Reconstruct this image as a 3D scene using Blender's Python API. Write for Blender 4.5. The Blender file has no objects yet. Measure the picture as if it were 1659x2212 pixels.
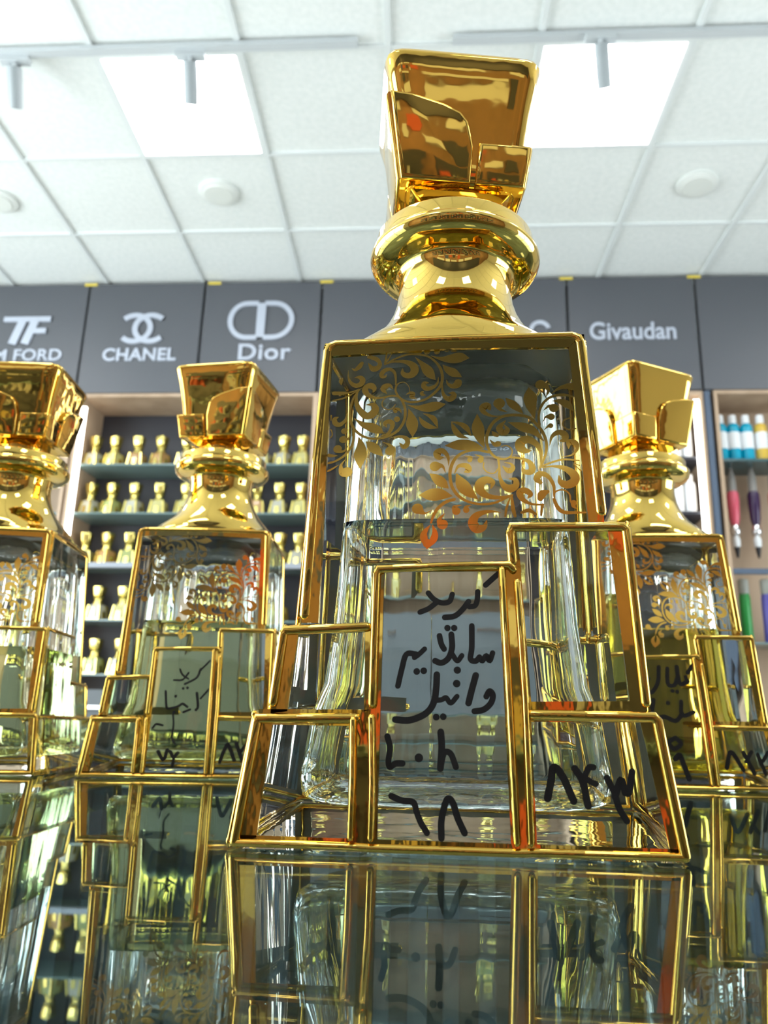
import bpy, bmesh, math, random
from math import sin, cos, pi, radians, sqrt
from mathutils import Vector, Matrix, noise
random.seed(7)
C = bpy.context.scene.collection
S = bpy.context.scene

# ------------------------------------------------------------------ camera, light, exposure
IMG_W = 1659.0
F_PX = 1707.8
cam_d = bpy.data.cameras.new('camera')
cam = bpy.data.objects.new('camera', cam_d)
C.objects.link(cam)
cam.location = (0, 0, 0.025)
cam.rotation_mode = 'XYZ'
_th, _ro = 0.267905, 0.017351
cam.matrix_world = Matrix.Translation((0, 0, 0.025)) @ Matrix.Rotation(pi/2 + _th, 4, 'X') @ Matrix.Rotation(_ro, 4, 'Z')
cam_d.sensor_fit = 'HORIZONTAL'
cam_d.sensor_width = 36.0
cam_d.lens = 36.0*F_PX/IMG_W
cam_d.shift_x = -76.5/IMG_W
cam_d.clip_start = 0.005
cam_d.clip_end = 50
cam_d.dof.use_dof = True
cam_d.dof.focus_distance = 0.205
cam_d.dof.aperture_fstop = 37.0
S.camera = cam

w = bpy.data.worlds.new('world'); S.world = w; w.use_nodes = True
w.node_tree.nodes['Background'].inputs[0].default_value = (0.75, 0.88, 1.0, 1)
w.node_tree.nodes['Background'].inputs[1].default_value = 0.25
S.view_settings.view_transform = 'Standard'
S.view_settings.look = 'None'
S.view_settings.gamma = 1
S.view_settings.exposure = -0.1
S.cycles.max_bounces = 22
S.cycles.transmission_bounces = 18
S.cycles.glossy_bounces = 6
S.cycles.diffuse_bounces = 3
S.cycles.transparent_max_bounces = 8
S.cycles.sample_clamp_indirect = 6
S.cycles.use_adaptive_sampling = True
S.cycles.use_denoising = True
PANEL_E = 14.0      # ceiling light panels
WIN_E = 9.0         # daylight in the shop windows
LED_E = 9.0

# ------------------------------------------------------------------ materials
def mat(name, col=(.8, .8, .8), rough=.5, metal=0, trans=0, ior=1.45, emit=None, es=0, spec=.5, bump=None):
    m = bpy.data.materials.new(name); m.use_nodes = True
    nt = m.node_tree; b = nt.nodes['Principled BSDF']
    b.inputs['Base Color'].default_value = (*col, 1)
    b.inputs['Roughness'].default_value = rough
    b.inputs['Metallic'].default_value = metal
    b.inputs['Transmission Weight'].default_value = trans
    b.inputs['IOR'].default_value = ior
    b.inputs['Specular IOR Level'].default_value = spec
    if emit:
        b.inputs['Emission Color'].default_value = (*emit, 1)
        b.inputs['Emission Strength'].default_value = es
    if bump:
        sc, st, dist, stretch = bump
        tc = nt.nodes.new('ShaderNodeTexCoord'); mp = nt.nodes.new('ShaderNodeMapping')
        mp.inputs['Scale'].default_value = stretch
        n = nt.nodes.new('ShaderNodeTexNoise'); n.inputs['Scale'].default_value = sc; n.inputs['Detail'].default_value = 2
        bp = nt.nodes.new('ShaderNodeBump'); bp.inputs['Strength'].default_value = st; bp.inputs['Distance'].default_value = dist
        nt.links.new(tc.outputs['Object'], mp.inputs[0]); nt.links.new(mp.outputs[0], n.inputs['Vector'])
        nt.links.new(n.outputs[0], bp.inputs['Height']); nt.links.new(bp.outputs[0], b.inputs['Normal'])
    return m

def glassmat(name, col, ior, bump=None, rough=0.0):
    m = bpy.data.materials.new(name); m.use_nodes = True
    nt = m.node_tree; nt.nodes.remove(nt.nodes['Principled BSDF'])
    g = nt.nodes.new('ShaderNodeBsdfGlass'); g.inputs['Color'].default_value = (*col, 1)
    g.inputs['Roughness'].default_value = rough; g.inputs['IOR'].default_value = ior
    nt.links.new(g.outputs[0], nt.nodes['Material Output'].inputs[0])
    if bump:
        sc, st, dist, stretch = bump
        tc = nt.nodes.new('ShaderNodeTexCoord'); mp = nt.nodes.new('ShaderNodeMapping')
        mp.inputs['Scale'].default_value = stretch
        n = nt.nodes.new('ShaderNodeTexNoise'); n.inputs['Scale'].default_value = sc; n.inputs['Detail'].default_value = 1.5
        bp = nt.nodes.new('ShaderNodeBump'); bp.inputs['Strength'].default_value = st; bp.inputs['Distance'].default_value = dist
        nt.links.new(tc.outputs['Object'], mp.inputs[0]); nt.links.new(mp.outputs[0], n.inputs['Vector'])
        nt.links.new(n.outputs[0], bp.inputs['Height']); nt.links.new(bp.outputs[0], g.inputs['Normal'])
    return m

def noisecol(m, a, b, scale, stretch=(1, 1, 1), detail=4):
    nt = m.node_tree; p = nt.nodes['Principled BSDF']
    tc = nt.nodes.new('ShaderNodeTexCoord'); mp = nt.nodes.new('ShaderNodeMapping'); mp.inputs['Scale'].default_value = stretch
    n = nt.nodes.new('ShaderNodeTexNoise'); n.inputs['Scale'].default_value = scale; n.inputs['Detail'].default_value = detail
    r = nt.nodes.new('ShaderNodeValToRGB')
    r.color_ramp.elements[0].color = (*a, 1); r.color_ramp.elements[0].position = .35
    r.color_ramp.elements[1].color = (*b, 1); r.color_ramp.elements[1].position = .65
    nt.links.new(tc.outputs['Object'], mp.inputs[0]); nt.links.new(mp.outputs[0], n.inputs['Vector'])
    nt.links.new(n.outputs[0], r.inputs[0]); nt.links.new(r.outputs[0], p.inputs['Base Color'])
    return m

GOLD = mat('gold_gilding', (.77, .49, .10), .045, 1, bump=(260, .10, .0006, (1, 1, .5)))
GOLD_NECK = mat('gold_neck', (.80, .54, .13), .03, 1, bump=(90, .05, .0008, (1, 1, 1)))
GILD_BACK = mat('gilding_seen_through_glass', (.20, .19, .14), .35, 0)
GOLD_ST = mat('gold_stopper', (.80, .50, .10), .05, 1, bump=(70, .22, .0012, (1, 1, 1)))
GOLD_LEAF = mat('gold_ornament', (.80, .50, .10), .09, 1)
GLASS = glassmat('clear_crystal', (.955, .985, .98), 1.5, (70, .16, .0012, (1, 1, .35)))
GLASS_IN = glassmat('crystal_cavity', (.97, .99, .985), 1.5, (95, .55, .0022, (1.3, 1.3, .16)))
LIQ_CLEAR = glassmat('clear_oil_wall', (.97, .985, .985), .907, (95, .55, .0022, (1.3, 1.3, .16)))
LIQ_CLEAR_TOP = glassmat('clear_oil_top', (1, 1, 1), 1.36)
LIQ_YEL = glassmat('olive_oil_wall', (.87, .88, .66), .907, (95, .5, .0022, (1.3, 1.3, .16)))
LIQ_AMB = glassmat('amber_oil_wall', (.90, .82, .34), .907, (95, .5, .0022, (1.3, 1.3, .16)))
LIQ_YEL_TOP = glassmat('olive_oil_top', (.92, .93, .7), 1.36)
INK = mat('black_marker_ink', (.006, .007, .008), .35)
CEIL = noisecol(mat('ceiling_tile', (.80, .83, .81), .9), (.77, .81, .79), (.83, .86, .84), 40)
CEIL_T = mat('ceiling_grid', (.74, .78, .775), .5)
PANEL = mat('light_diffuser', (1, 1, 1), .5, emit=(1, 1, 1), es=PANEL_E)
FASCIA = mat('fascia_grey', (.088, .094, .107), .42, bump=(300, .05, .001, (1, 1, 1)))
FASCIA_D = mat('fascia_joint', (.03, .032, .036), .6)
LETTER = mat('pale_lettering', (.42, .46, .54), .45)
WOOD = noisecol(mat('light_wood', (.45, .33, .22), .5), (.40, .285, .19), (.50, .37, .26), 6, (1, 1, .12))
BACKD = mat('dark_back_panel', (.030, .031, .040), .45)
SHELFG = mat('shelf_glass', (.20, .30, .30), .08, trans=.25, ior=1.5)
LED = mat('led_strip_glow', (1, .98, .93), .5, emit=(1, .97, .90), es=LED_E)
WHITE = mat('white_plastic', (.75, .78, .80), .4)
GREYW = mat('spotlight_white', (.55, .59, .61), .4)
HEADW = mat('spotlight_head', (.36, .40, .42), .4)
MINI_GOLD = mat('small_bottle_gold', (.80, .68, .22), .22, 1)
MINI_B = [mat('small_bottle_pale', (.46, .43, .17), .18, spec=.8), mat('small_bottle_clear', (.38, .38, .31), .15, spec=.8),
          mat('small_bottle_amber', (.38, .22, .08), .18, spec=.8), mat('small_bottle_olive', (.30, .34, .12), .18, spec=.8)]
CYAN = mat('cyan_plastic', (.0, .33, .50), .25)
YELLOW = mat('yellow_plastic', (.62, .42, .06), .3)
TAPE = mat('yellow_tape', (.70, .55, .08), .6)
BLACK = mat('black_plastic', (.01, .01, .012), .4)
CHROME = mat('chrome', (.7, .7, .72), .15, 1)
PINK = mat('pink_liquid', (.62, .10, .15), .2)
PURPLE = mat('dark_purple_liquid', (.035, .015, .06), .2)
GREEN = mat('green_liquid', (.02, .25, .05), .3)
VIOLET = mat('violet_liquid', (.09, .08, .35), .3)
BLUEBAR = mat('blue_grey_bar', (.07, .10, .15), .4)
WALLM = mat('wall_paint', (.52, .53, .52), .9)
BROWN = noisecol(mat('brown_cabinet', (.2, .11, .06), .5), (.15, .085, .045), (.26, .14, .08), 2, (1, 1, .3))
FLOORM = noisecol(mat('floor_tile', (.5, .5, .48), .35), (.44, .44, .42), (.52, .52, .5), 3)
CASE_GLASS = glassmat('counter_glass', (.78, .86, .86), 1.5)
CASE_RIB = mat('case_rib_blue', (.38, .48, .56), .5)
CASE_RIB2 = mat('case_rib_dark', (.10, .11, .10), .5)
CASE_FLOOR = noisecol(mat('case_floor', (.2, .17, .14), .6), (.30, .28, .25), (.50, .50, .50), 9)
CASE_EDGE = mat('counter_edge_metal', (.4, .38, .34), .3, 1)

# ------------------------------------------------------------------ helpers
def link_mesh(name, me, m=None, parent=None, smooth=None):
    o = bpy.data.objects.new(name, me); C.objects.link(o)
    if m is not None:
        for mm in (m if isinstance(m, (list, tuple)) else [m]): me.materials.append(mm)
    if smooth is not None:
        me.shade_smooth()
        if smooth < 3.1: me.set_sharp_from_angle(angle=smooth)
    if parent: o.parent = parent
    return o

def obj(name, bm, m=None, parent=None, smooth=None):
    me = bpy.data.meshes.new(name); bm.to_mesh(me); bm.free()
    return link_mesh(name, me, m, parent, smooth)

def thing(name, label, cat, loc=(0, 0, 0), rz=0, group=None):
    o = bpy.data.objects.new(name, None); C.objects.link(o)
    o.empty_display_size = .01
    o.location = loc; o.rotation_euler = (0, 0, rz); o['label'] = label; o['category'] = cat
    if group: o['group'] = group
    return o

def tag(o, label, cat, group=None):
    o['label'] = label; o['category'] = cat
    if group: o['group'] = group
    return o

def box(bm, a, b, mi=0):
    x0, y0, z0 = a; x1, y1, z1 = b
    v = [bm.verts.new(p) for p in ((x0, y0, z0), (x1, y0, z0), (x1, y1, z0), (x0, y1, z0), (x0, y0, z1), (x1, y0, z1), (x1, y1, z1), (x0, y1, z1))]
    for f in ((0, 3, 2, 1), (4, 5, 6, 7), (0, 1, 5, 4), (1, 2, 6, 5), (2, 3, 7, 6), (3, 0, 4, 7)):
        q = bm.faces.new([v[i] for i in f]); q.material_index = mi

def hexa(bm, bot, top):
    v = [bm.verts.new(p) for p in list(bot) + list(top)]
    for f in ((0, 3, 2, 1), (4, 5, 6, 7), (0, 1, 5, 4), (1, 2, 6, 5), (2, 3, 7, 6), (3, 0, 4, 7)):
        bm.faces.new([v[i] for i in f])

def loft(bm, rings, cap0=True, cap1=True, mi=0):
    R = [[bm.verts.new(p) for p in r] for r in rings]
    n = len(R[0])
    for a, b in zip(R, R[1:]):
        for i in range(n):
            f = bm.faces.new((a[i], a[(i+1) % n], b[(i+1) % n], b[i])); f.material_index = mi
    if cap0: bm.faces.new(R[0][::-1]).material_index = mi
    if cap1: bm.faces.new(R[-1]).material_index = mi
    return R

def lathe(bm, prof, n=32, cx=0, cy=0, mi=0):
    loft(bm, [[(cx + r*cos(2*pi*i/n), cy + r*sin(2*pi*i/n), z) for i in range(n)] for r, z in prof], True, True, mi)

def superring(hx, hy, z, n=4.0, k=64, cx=0, cy=0):
    out = []
    for i in range(k):
        a = 2*pi*(i+.5)/k; c, s = cos(a), sin(a)
        r = (abs(c)**n + abs(s)**n)**(-1.0/n)
        out.append((cx + hx*r*c, cy + hy*r*s, z))
    return out

# ------------------------------------------------------------------ the stepped decanter (metres, origin at base centre)
HD = .047                      # half depth at the base
TILT = .1315                   # how far the faces lean in
K = .009                       # slight lean of the hand-made glass
def lean(o, k=K):
    for v in o.data.vertices: v.co.x -= k*v.co.z
def FP(x, z, off=0.0, back=False):
    """millimetres on the front face plane -> 3D point; back=True gives the same spot on the rear face"""
    x *= .001; z *= .001; off *= .001
    y = -HD + TILT*z - off
    return Vector((-x, -y, z)) if back else Vector((x, y, z))

BASEB = [(-46.4, 0), (47.4, 0), (44.4, 27.6), (-43.6, 27.6)]
def glass_body():
    def solid(x0b, x1b, x0t, x1t, z1, yb0, yb1, yt0, yt1, z0=0.0):
        bm = bmesh.new(); m = .001
        hexa(bm, [(x0b*m, yb0*m, z0*m), (x1b*m, yb0*m, z0*m), (x1b*m, yb1*m, z0*m), (x0b*m, yb1*m, z0*m)],
                 [(x0t*m, yt0*m, z1*m), (x1t*m, yt0*m, z1*m), (x1t*m, yt1*m, z1*m), (x0t*m, yt1*m, z1*m)])
        me = bpy.data.meshes.new('tmp'); bm.to_mesh(me); bm.free()
        o = bpy.data.objects.new('tmp', me); C.objects.link(o); return o
    def yf(z, e): return -47 + .1315*z + e
    parts = [solid(-36.3, 36.9, -34.6, 34.5, 125, yf(0, .9), -yf(0, .9), yf(125, .9), -yf(125, .9), .3)]
    parts.append(solid(-46.4, 47.4, -43.6, 44.4, 27.6, yf(0, 0), -yf(0, 0), yf(27.6, 0), -yf(27.6, 0)))
    for sgn in (1, -1):
        a = solid(-42.0, -5, -39.0, -5, 47.2, yf(0, .25), -6, yf(47.2, .25), -6, .6)
        b = solid(-3, 42.8, -3, 41.8, 72.0, yf(0, .3), 3, yf(72, .3), 3, .7)
        c = solid(-19.0, 13.9, -18.3, 15.4, 62.3, yf(0, .15), -4, yf(62.3, .15), -4, .8)
        for o in (a, b, c):
            if sgn < 0:
                o.data.transform(Matrix.Rotation(pi, 4, 'Z'))
            parts.append(o)
    base = parts[0]
    for p in parts[1:]:
        md = base.modifiers.new('u', 'BOOLEAN'); md.operation = 'UNION'; md.solver = 'EXACT'; md.object = p
    dg = bpy.context.evaluated_depsgraph_get()
    me = bpy.data.meshes.new_from_object(base.evaluated_get(dg))
    for p in parts:
        bpy.data.objects.remove(p, do_unlink=True)
    return me

CAV = [(7.5, 33, 33), (9, 35.2, 36), (13, 36, 37), (27, 34, 36), (34, 31.5, 34.5), (48, 30, 33), (72, 29, 30.5), (90, 28.6, 28.8), (108, 28, 26.6), (115, 26, 24.5), (119.5, 21, 20), (122, 12, 12)]
def cav_at(z):
    for (a, ax, ay), (b, bx, by) in zip(CAV, CAV[1:]):
        if a <= z <= b:
            t = (z-a)/(b-a); return (ax+(bx-ax)*t, ay+(by-ay)*t)
def cav_rings(z0, z1):
    zs = sorted({z0, z1} | {c[0] for c in CAV if z0 < c[0] < z1})
    return [superring(cav_at(z)[0]*.001, cav_at(z)[1]*.001, z*.001, 6.5) for z in zs]

def glass_with_cavity(level):
    bm = bmesh.new(); bm.from_mesh(BODY_ME)
    for f in bm.faces: f.material_index = 0; f.smooth = False
    R = cav_rings(level, 122)
    n0 = len(bm.faces)
    VR = [[bm.verts.new(p) for p in r] for r in R]; n = len(VR[0])
    fs = []
    for a, b in zip(VR, VR[1:]):
        for i in range(n): fs.append(bm.faces.new((a[i], b[i], b[(i+1) % n], a[(i+1) % n])))   # faces look into the cavity
    fs.append(bm.faces.new(VR[-1][::-1]))
    for f in fs: f.material_index = 1; f.smooth = True
    return bm

def liquid_mesh(level):
    bm = bmesh.new()
    R = loft(bm, cav_rings(7.5, level), True, False, 0)
    for f in bm.faces: f.smooth = True
    f = bm.faces.new(R[-1]); f.material_index = 1; f.smooth = False
    return bm

def sweep(bm, pts, w, h, nrm, n=10, closed=False, side=None):
    """rounded gold bead along a polyline; nrm = outward direction, w/h full widths in metres"""
    P = [Vector(p) for p in pts]; m = len(P)
    rings = []
    for i in range(m):
        if closed: a, b = P[i-1], P[(i+1) % m]
        else: a, b = P[max(i-1, 0)], P[min(i+1, m-1)]
        d1 = (P[i]-a).normalized() if (P[i]-a).length > 1e-9 else (b-P[i]).normalized()
        d2 = (b-P[i]).normalized() if (b-P[i]).length > 1e-9 else d1
        t = (d1+d2).normalized(); sd = t.cross(nrm).normalized()
        k = 1.0/max(.5, t.dot(d1))
        rings.append((P[i], sd, k, t))
    def ring(p, sd, k, s=1.0):
        return [p + sd*(cos(2*pi*j/n)*w*.5*k*s) + nrm*(sin(2*pi*j/n)*h*.5*s) for j in range(n)]
    L = [ring(p, sd, k) for p, sd, k, t in rings]
    if closed:
        V = [[bm.verts.new(q) for q in r] for r in L]
        for a, b in zip(V, V[1:]+V[:1]):
            for i in range(n): bm.faces.new((a[i], a[(i+1) % n], b[(i+1) % n], b[i]))
        return
    p, sd, k, t = rings[0]; p2, sd2, k2, t2 = rings[-1]
    e = w*.5
    pre = [ring(p - t*e*.95, sd, 1, .35), ring(p - t*e*.7, sd, 1, .75)]
    post = [ring(p2 + t2*e*.7, sd2, 1, .75), ring(p2 + t2*e*.95, sd2, 1, .35)]
    loft(bm, pre + L + post)

def plate(bm, quad, off, back, th=.35):
    """thin flat gilding on the face plane (mm polygon)"""
    q = quad
    area = sum(q[i][0]*q[(i+1) % len(q)][1] - q[(i+1) % len(q)][0]*q[i][1] for i in range(len(q)))
    if area < 0: q = q[::-1]
    a = [bm.verts.new(FP(x, z, off, back)) for x, z in q]
    b = [bm.verts.new(FP(x, z, off - th, back)) for x, z in q]
    bm.faces.new(a); bm.faces.new(b[::-1]).material_index = 1
    k = len(q)
    for i in range(k): bm.faces.new((a[i], b[i], b[(i+1) % k], a[(i+1) % k]))

def gold_frames():
    bm = bmesh.new()
    nf = Vector((0, -1, -TILT)).normalized()
    for back in (False, True):
        nrm = Vector((0, 1, -TILT)).normalized() if back else nf
        def bead(pts, w=3.2, h=2.6, off=-.2):
            sweep(bm, [FP(x, z, off, back) for x, z in pts], w*.00078, h*.0007, nrm)
        # tower
        bead([(-34.0, 50), (-34.1, 90), (-33.5, 122.2), (-32.9, 123.6), (-31.4, 124.3), (0, 124.6), (31.2, 124.3), (32.8, 123.6), (33.4, 122.2), (34.6, 98), (35.5, 75)], 3.4, 3.2, -.7)
        plate(bm, [(-34.6, 124), (-34.6, 48), (-30.6, 48), (-32.2, 120.6)], -.1, back, 1.6)
        plate(bm, [(30.2, 120.8), (32.4, 72), (36.0, 72), (34.4, 124)], -.1, back, 1.6)
        plate(bm, [(-33.6, 124.6), (-32.4, 120.5), (0, 121.6), (30.4, 120.7), (33.5, 124.6)], -.05, back, 1.6)
        # left upper step
        bead([(-19.0, 47.0), (-38.0, 46.2), (-38.5, 45.4), (-39.4, 30)], 2.9, 3.0, .1)
        plate(bm, [(-38.6, 46.5), (-39.9, 27.5), (-36.1, 28), (-35.1, 45.6)], .1, back, .8)
        plate(bm, [(-38.5, 46.8), (-35.2, 45.4), (-19.5, 46.1), (-18.6, 47.4)], .12, back, .8)
        if not back: plate(bm, [(-19.5, 46.6), (-18.8, 28), (-16.8, 28), (-17.6, 46.6)], .1, back, .8)
        # left lower step
        bead([(-20.6, 26.7), (-42.4, 26.4), (-42.7, 25.6), (-44.9, 1.4)], 2.9, 3.0, .3)
        if not back:
            bead([(-21.0, 26.5), (-20.4, 14), (-20.2, 3.0)], 2.0, 3.2, .9)
            bead([(-17.0, 27.0), (-16.2, 14), (-16.0, 3.0)], 2.0, 3.2, .9)
            plate(bm, [(-22.0, 27.2), (-20.9, 1.6), (-15.1, 1.6), (-16.2, 29.0)], .55, back, 1.2)
        plate(bm, [(-43.2, 26.5), (-45.9, .6), (-40.4, 2.2), (-39.2, 25.3)], .2, back, .8)
        plate(bm, [(-43.0, 27.0), (-39.3, 25.1), (-21.9, 25.1), (-20.6, 27.2)], .22, back, .8)
        plate(bm, [(-42.6, 28.4), (-20.6, 28.6), (-17.4, 28.6), (-17.4, 26.6), (-42.6, 26.2)], .1, back, 1.2)
        # centre block
        if not back: bead([(-16.9, 30), (-17.3, 59.6), (-16.7, 60.8), (0, 61.4), (13.6, 61.6), (14.4, 60.6)], 2.5, 3.0, .8)
        if not back: plate(bm, [(-18.0, 62), (-15.6, 60.2), (11.2, 60.2), (15.0, 62.2)], .4, back, 1.2)
        if not back: plate(bm, [(-18.0, 61.5), (-16.0, 2), (-14.8, 2), (-15.6, 60.5)], .3, back, 1.0)
        # right pillar beside the centre block
        if not back: plate(bm, [(11.0, 61.6), (12.7, 1.6), (17.9, 1.6), (17.5, 26.4), (17.7, 30), (16.2, 61), (15.0, 62)], .5, back, 1.3)
        if not back:
            bead([(12.0, 60.6), (13.0, 30), (13.9, 3.0)], 2.1, 3.2, .9)
            bead([(15.3, 57.5), (16.4, 31), (16.7, 3.0)], 2.1, 3.2, .9)
        # right upper step
        bead([(14.4, 62.6), (14.0, 69.6), (14.6, 71.2), (40.0, 70.9), (40.8, 70.0), (41.8, 31)], 2.9, 3.0, .1)
        plate(bm, [(14.2, 62), (13.8, 71.6), (15.5, 70.4), (16.4, 60), (15.6, 60)], .15, back, .8)
        plate(bm, [(14.2, 71.8), (15.4, 70.0), (36.9, 70.0), (40.8, 71.4)], .12, back, .8)
        plate(bm, [(36.6, 71.0), (38.6, 29), (42.0, 29), (40.9, 71.0)], .1, back, .8)
        plate(bm, [(17.4, 30.8), (38.8, 31.2), (42.2, 31), (43.6, 26.8), (17.2, 26.6)], .12, back, .9)
        # right lower step
        bead([(17.6, 28.0), (43.0, 27.9), (43.8, 27.0), (46.7, 1.4)], 3.0, 3.0, .3)
        plate(bm, [(40.2, 27.5), (44.0, 2.2), (47.4, .5), (44.0, 28.0)], .2, back, .8)
        # base rim
        bead([(-44.9, 1.2), (-20.4, 1.1), (-16, .95), (14, .95), (17, 1.1), (46.7, 1.2)], 2.2, 3.0, .2)
        plate(bm, [(-45.8, 2.6), (-45.8, .3), (47.2, .3), (47.2, 2.6)], .2, back, .8)
    # gilding on the two sides
    for sg in (-1, 1):
        bs = []
        def sp(y, z, off=0.0):
            """point on the side of whichever block is outermost there"""
            return None
        def strip(p, q, wd, th=1.4):
            sweep(bm, [p, q], wd, th*.001, Vector((sg, 0, 0)), 8)
        m = .001
        xt = lambda z: (36.6 - 2.05*z/125)*m
        # tower side edges and its top
        for s2 in (-1, 1):
            zlow = 72 if s2*sg < 0 else 47
            # front-left and back-right corners carry the low block, the others the tall one
            yb = lambda z: s2*(HD - TILT*z*m - .0022)
            strip((sg*xt(124), yb(124)*.985, .1215), (sg*xt(zlow), yb(zlow), zlow*m), .0035)
        strip((sg*xt(124), -.0275, .1232), (sg*xt(124), .0275, .1232), .0026)
        # bottom edge of the side and of the step in the base
        strip((sg*.0466, -.0455, .0012), (sg*.0466, .0455, .0012), .0026)
        strip((sg*.0438, -.0425, .0272), (sg*.0438, .0425, .0272), .0022)
        for s2 in (-1, 1):
            strip((sg*.0438, s2*.0422, .0265), (sg*.0465, s2*.0453, .002), .0032)
        # block side edges: tall block on one corner, low on the other
        tall = -1 if sg > 0 else 1
        strip((sg*.0413, tall*.0361, .071), (sg*.0421, tall*.0417, .029), .0034)
        strip((sg*.0413, tall*.0365, .0712), (sg*.0413, -tall*.0022, .0712), .0022)
        low = -tall
        strip((sg*.0387, low*.0395, .0462), (sg*.0401, low*.0417, .029), .0032)
        strip((sg*.0387, low*.0395, .0464), (sg*.0387, low*.0072, .0464), .0022)
    return bm

# neck: rounded square shoulder turning into a round neck with a flange
def neck_bm():
    bm = bmesh.new()
    prof = [(123.6, 34.6, 30.8, 12), (125.2, 34.3, 30.4, 11), (125.9, 33.0, 29.4, 9), (126.6, 32.6, 29.4, 6.0), (127.8, 31.2, 28.9, 4.0), (129.6, 30.8, 28.7, 3.2), (132, 29.4, 28.0, 2.6), (135, 27.0, 26.3, 2.2), (138, 24.4, 24.2, 2),
            (141.5, 21.9, 21.9, 2), (145.5, 19.8, 19.7, 2), (150, 18.3, 18.3, 2), (155, 17.6, 17.6, 2), (159, 17.6, 17.6, 2), (161.2, 17.9, 17.9, 2), (161.9, 18.6, 18.6, 2), (162.1, 20.6, 20.6, 2),
            (162.6, 23.0, 23.0, 2), (163.6, 25.0, 25.0, 2), (165.1, 26.3, 26.3, 2), (166.8, 26.8, 26.8, 2), (168.2, 26.5, 26.5, 2), (169.1, 25.7, 25.7, 2), (169.5, 25.0, 25.0, 2),
            (170.0, 24.8, 24.8, 2), (173.6, 24.8, 24.8, 2), (174.2, 24.3, 24.3, 2), (174.3, 12.0, 12.0, 2)]
    loft(bm, [superring(hx*.001, hy*.001, z*.001, n, 96, 0, .001) for z, hx, hy, n in prof])
    for f in bm.faces:
        if len(f.verts) > 4 and f.calc_center_median().z < .13: f.material_index = 1
    return bm

def rounded_frustum(bm, a0, z0, a1, z1, r):
    t = bmesh.new()
    hexa(t, [(-a0, -a0, z0), (a0, -a0, z0), (a0, a0, z0), (-a0, a0, z0)], [(-a1, -a1, z1), (a1, -a1, z1), (a1, a1, z1), (-a1, a1, z1)])
    bmesh.ops.bevel(t, geom=list(t.edges), offset=r, segments=4, profile=.5, affect='EDGES')
    me = bpy.data.meshes.new('t'); t.to_mesh(me); t.free(); bm.from_mesh(me); bpy.data.meshes.remove(me)

ZB, ZT, AB, AT = .1826, .2263, .0181, .0248
def stopper_bm():
    bm = bmesh.new()
    rs = []
    for t_, ins in ((0, .0018), (.012, .0006), (.05, .0), (.2, .0004), (.4, .0008), (.6, .0009), (.8, .0006), (.95, -.0001), (.985, .0006), (.997, .0016), (1.0, .0030)):
        a = AB + (AT-AB)*t_ - ins
        rs.append(superring(a, a, ZB + (ZT-ZB)*t_, 11, 96))
    loft(bm, rs)
    rounded_frustum(bm, AB*.60, ZB-.0028, AB*.93, ZB+.001, .0006)
    lathe(bm, [(.0130, .1740), (.0132, .1752), (.0118, .1765), (.0116, .1790), (.0120, .1815)], 40)
    A = [[(-1.03, .655), (-.72, .645), (-.28, .585), (-.04, .53), (.07, .46), (.12, .36), (.16, .27), (.13, .0), (-1.04, .0)], [(.24, .315), (1.05, .315), (1.05, .0), (.21, .0)]]
    B = [[(-x, y) for x, y in p] for p in A]
    for k in range(4):
        ang = k*pi/2
        pats = A if k % 2 == 0 else B
        for pi_, poly in enumerate(pats):
            h = .0017 if (pi_ == 0) else .0014
            t = bmesh.new(); fr = []; bk = []
            for u, v in poly:
                z = ZB + .0002 + (ZT-ZB-.0015)*v
                a = AB + (AT-AB)*(z-ZB)/(ZT-ZB)
                fr.append(t.verts.new((u*a*.985, -a-h, z))); bk.append(t.verts.new((u*a*.985, -a+.004, z)))
            ar = sum(poly[i][0]*poly[(i+1) % len(poly)][1]-poly[(i+1) % len(poly)][0]*poly[i][1] for i in range(len(poly)))
            t.faces.new(fr if ar > 0 else fr[::-1]); t.faces.new(bk[::-1] if ar > 0 else bk)
            n = len(fr)
            for i in range(n): t.faces.new((fr[i], bk[i], bk[(i+1) % n], fr[(i+1) % n]))
            bmesh.ops.recalc_face_normals(t, faces=t.faces)
            fset = set(fr)
            es = [e for e in t.edges if e.verts[0] in fset and e.verts[1] in fset]
            bmesh.ops.bevel(t, geom=es, offset=.0013, segments=4, profile=.5, affect='EDGES')
            bmesh.ops.rotate(t, verts=t.verts, cent=(0, 0, 0), matrix=Matrix.Rotation(ang, 3, 'Z'))
            me = bpy.data.meshes.new('t'); t.to_mesh(me); t.free(); bm.from_mesh(me); bpy.data.meshes.remove(me)
    return bm

# ---- flat ribbons: ornament and handwriting, traced on the face plane
HM = {0: [0.16859793, 0.0025317227, -168.06418, 0.0053416386, -0.15297528, 278.08342, 0.00010099387, 0.00037385075, 1.0],
      1: [0.33235253, 0.041565659, -195.93273, 0.0048253966, -0.3156877, 529.57498, -3.212202e-05, 0.00032866274, 1.0],
      2: [0.36591505, -0.034550434, -479.98634, 0.0084486691, -0.35213357, 588.93077, 8.5867893e-05, 0.00036854249, 1.0]}
def to_mm(h, x, y):
    H = HM[h]; d = H[6]*x + H[7]*y + H[8]
    return ((H[0]*x + H[1]*y + H[2])/d, (H[3]*x + H[4]*y + H[5])/d)

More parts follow.
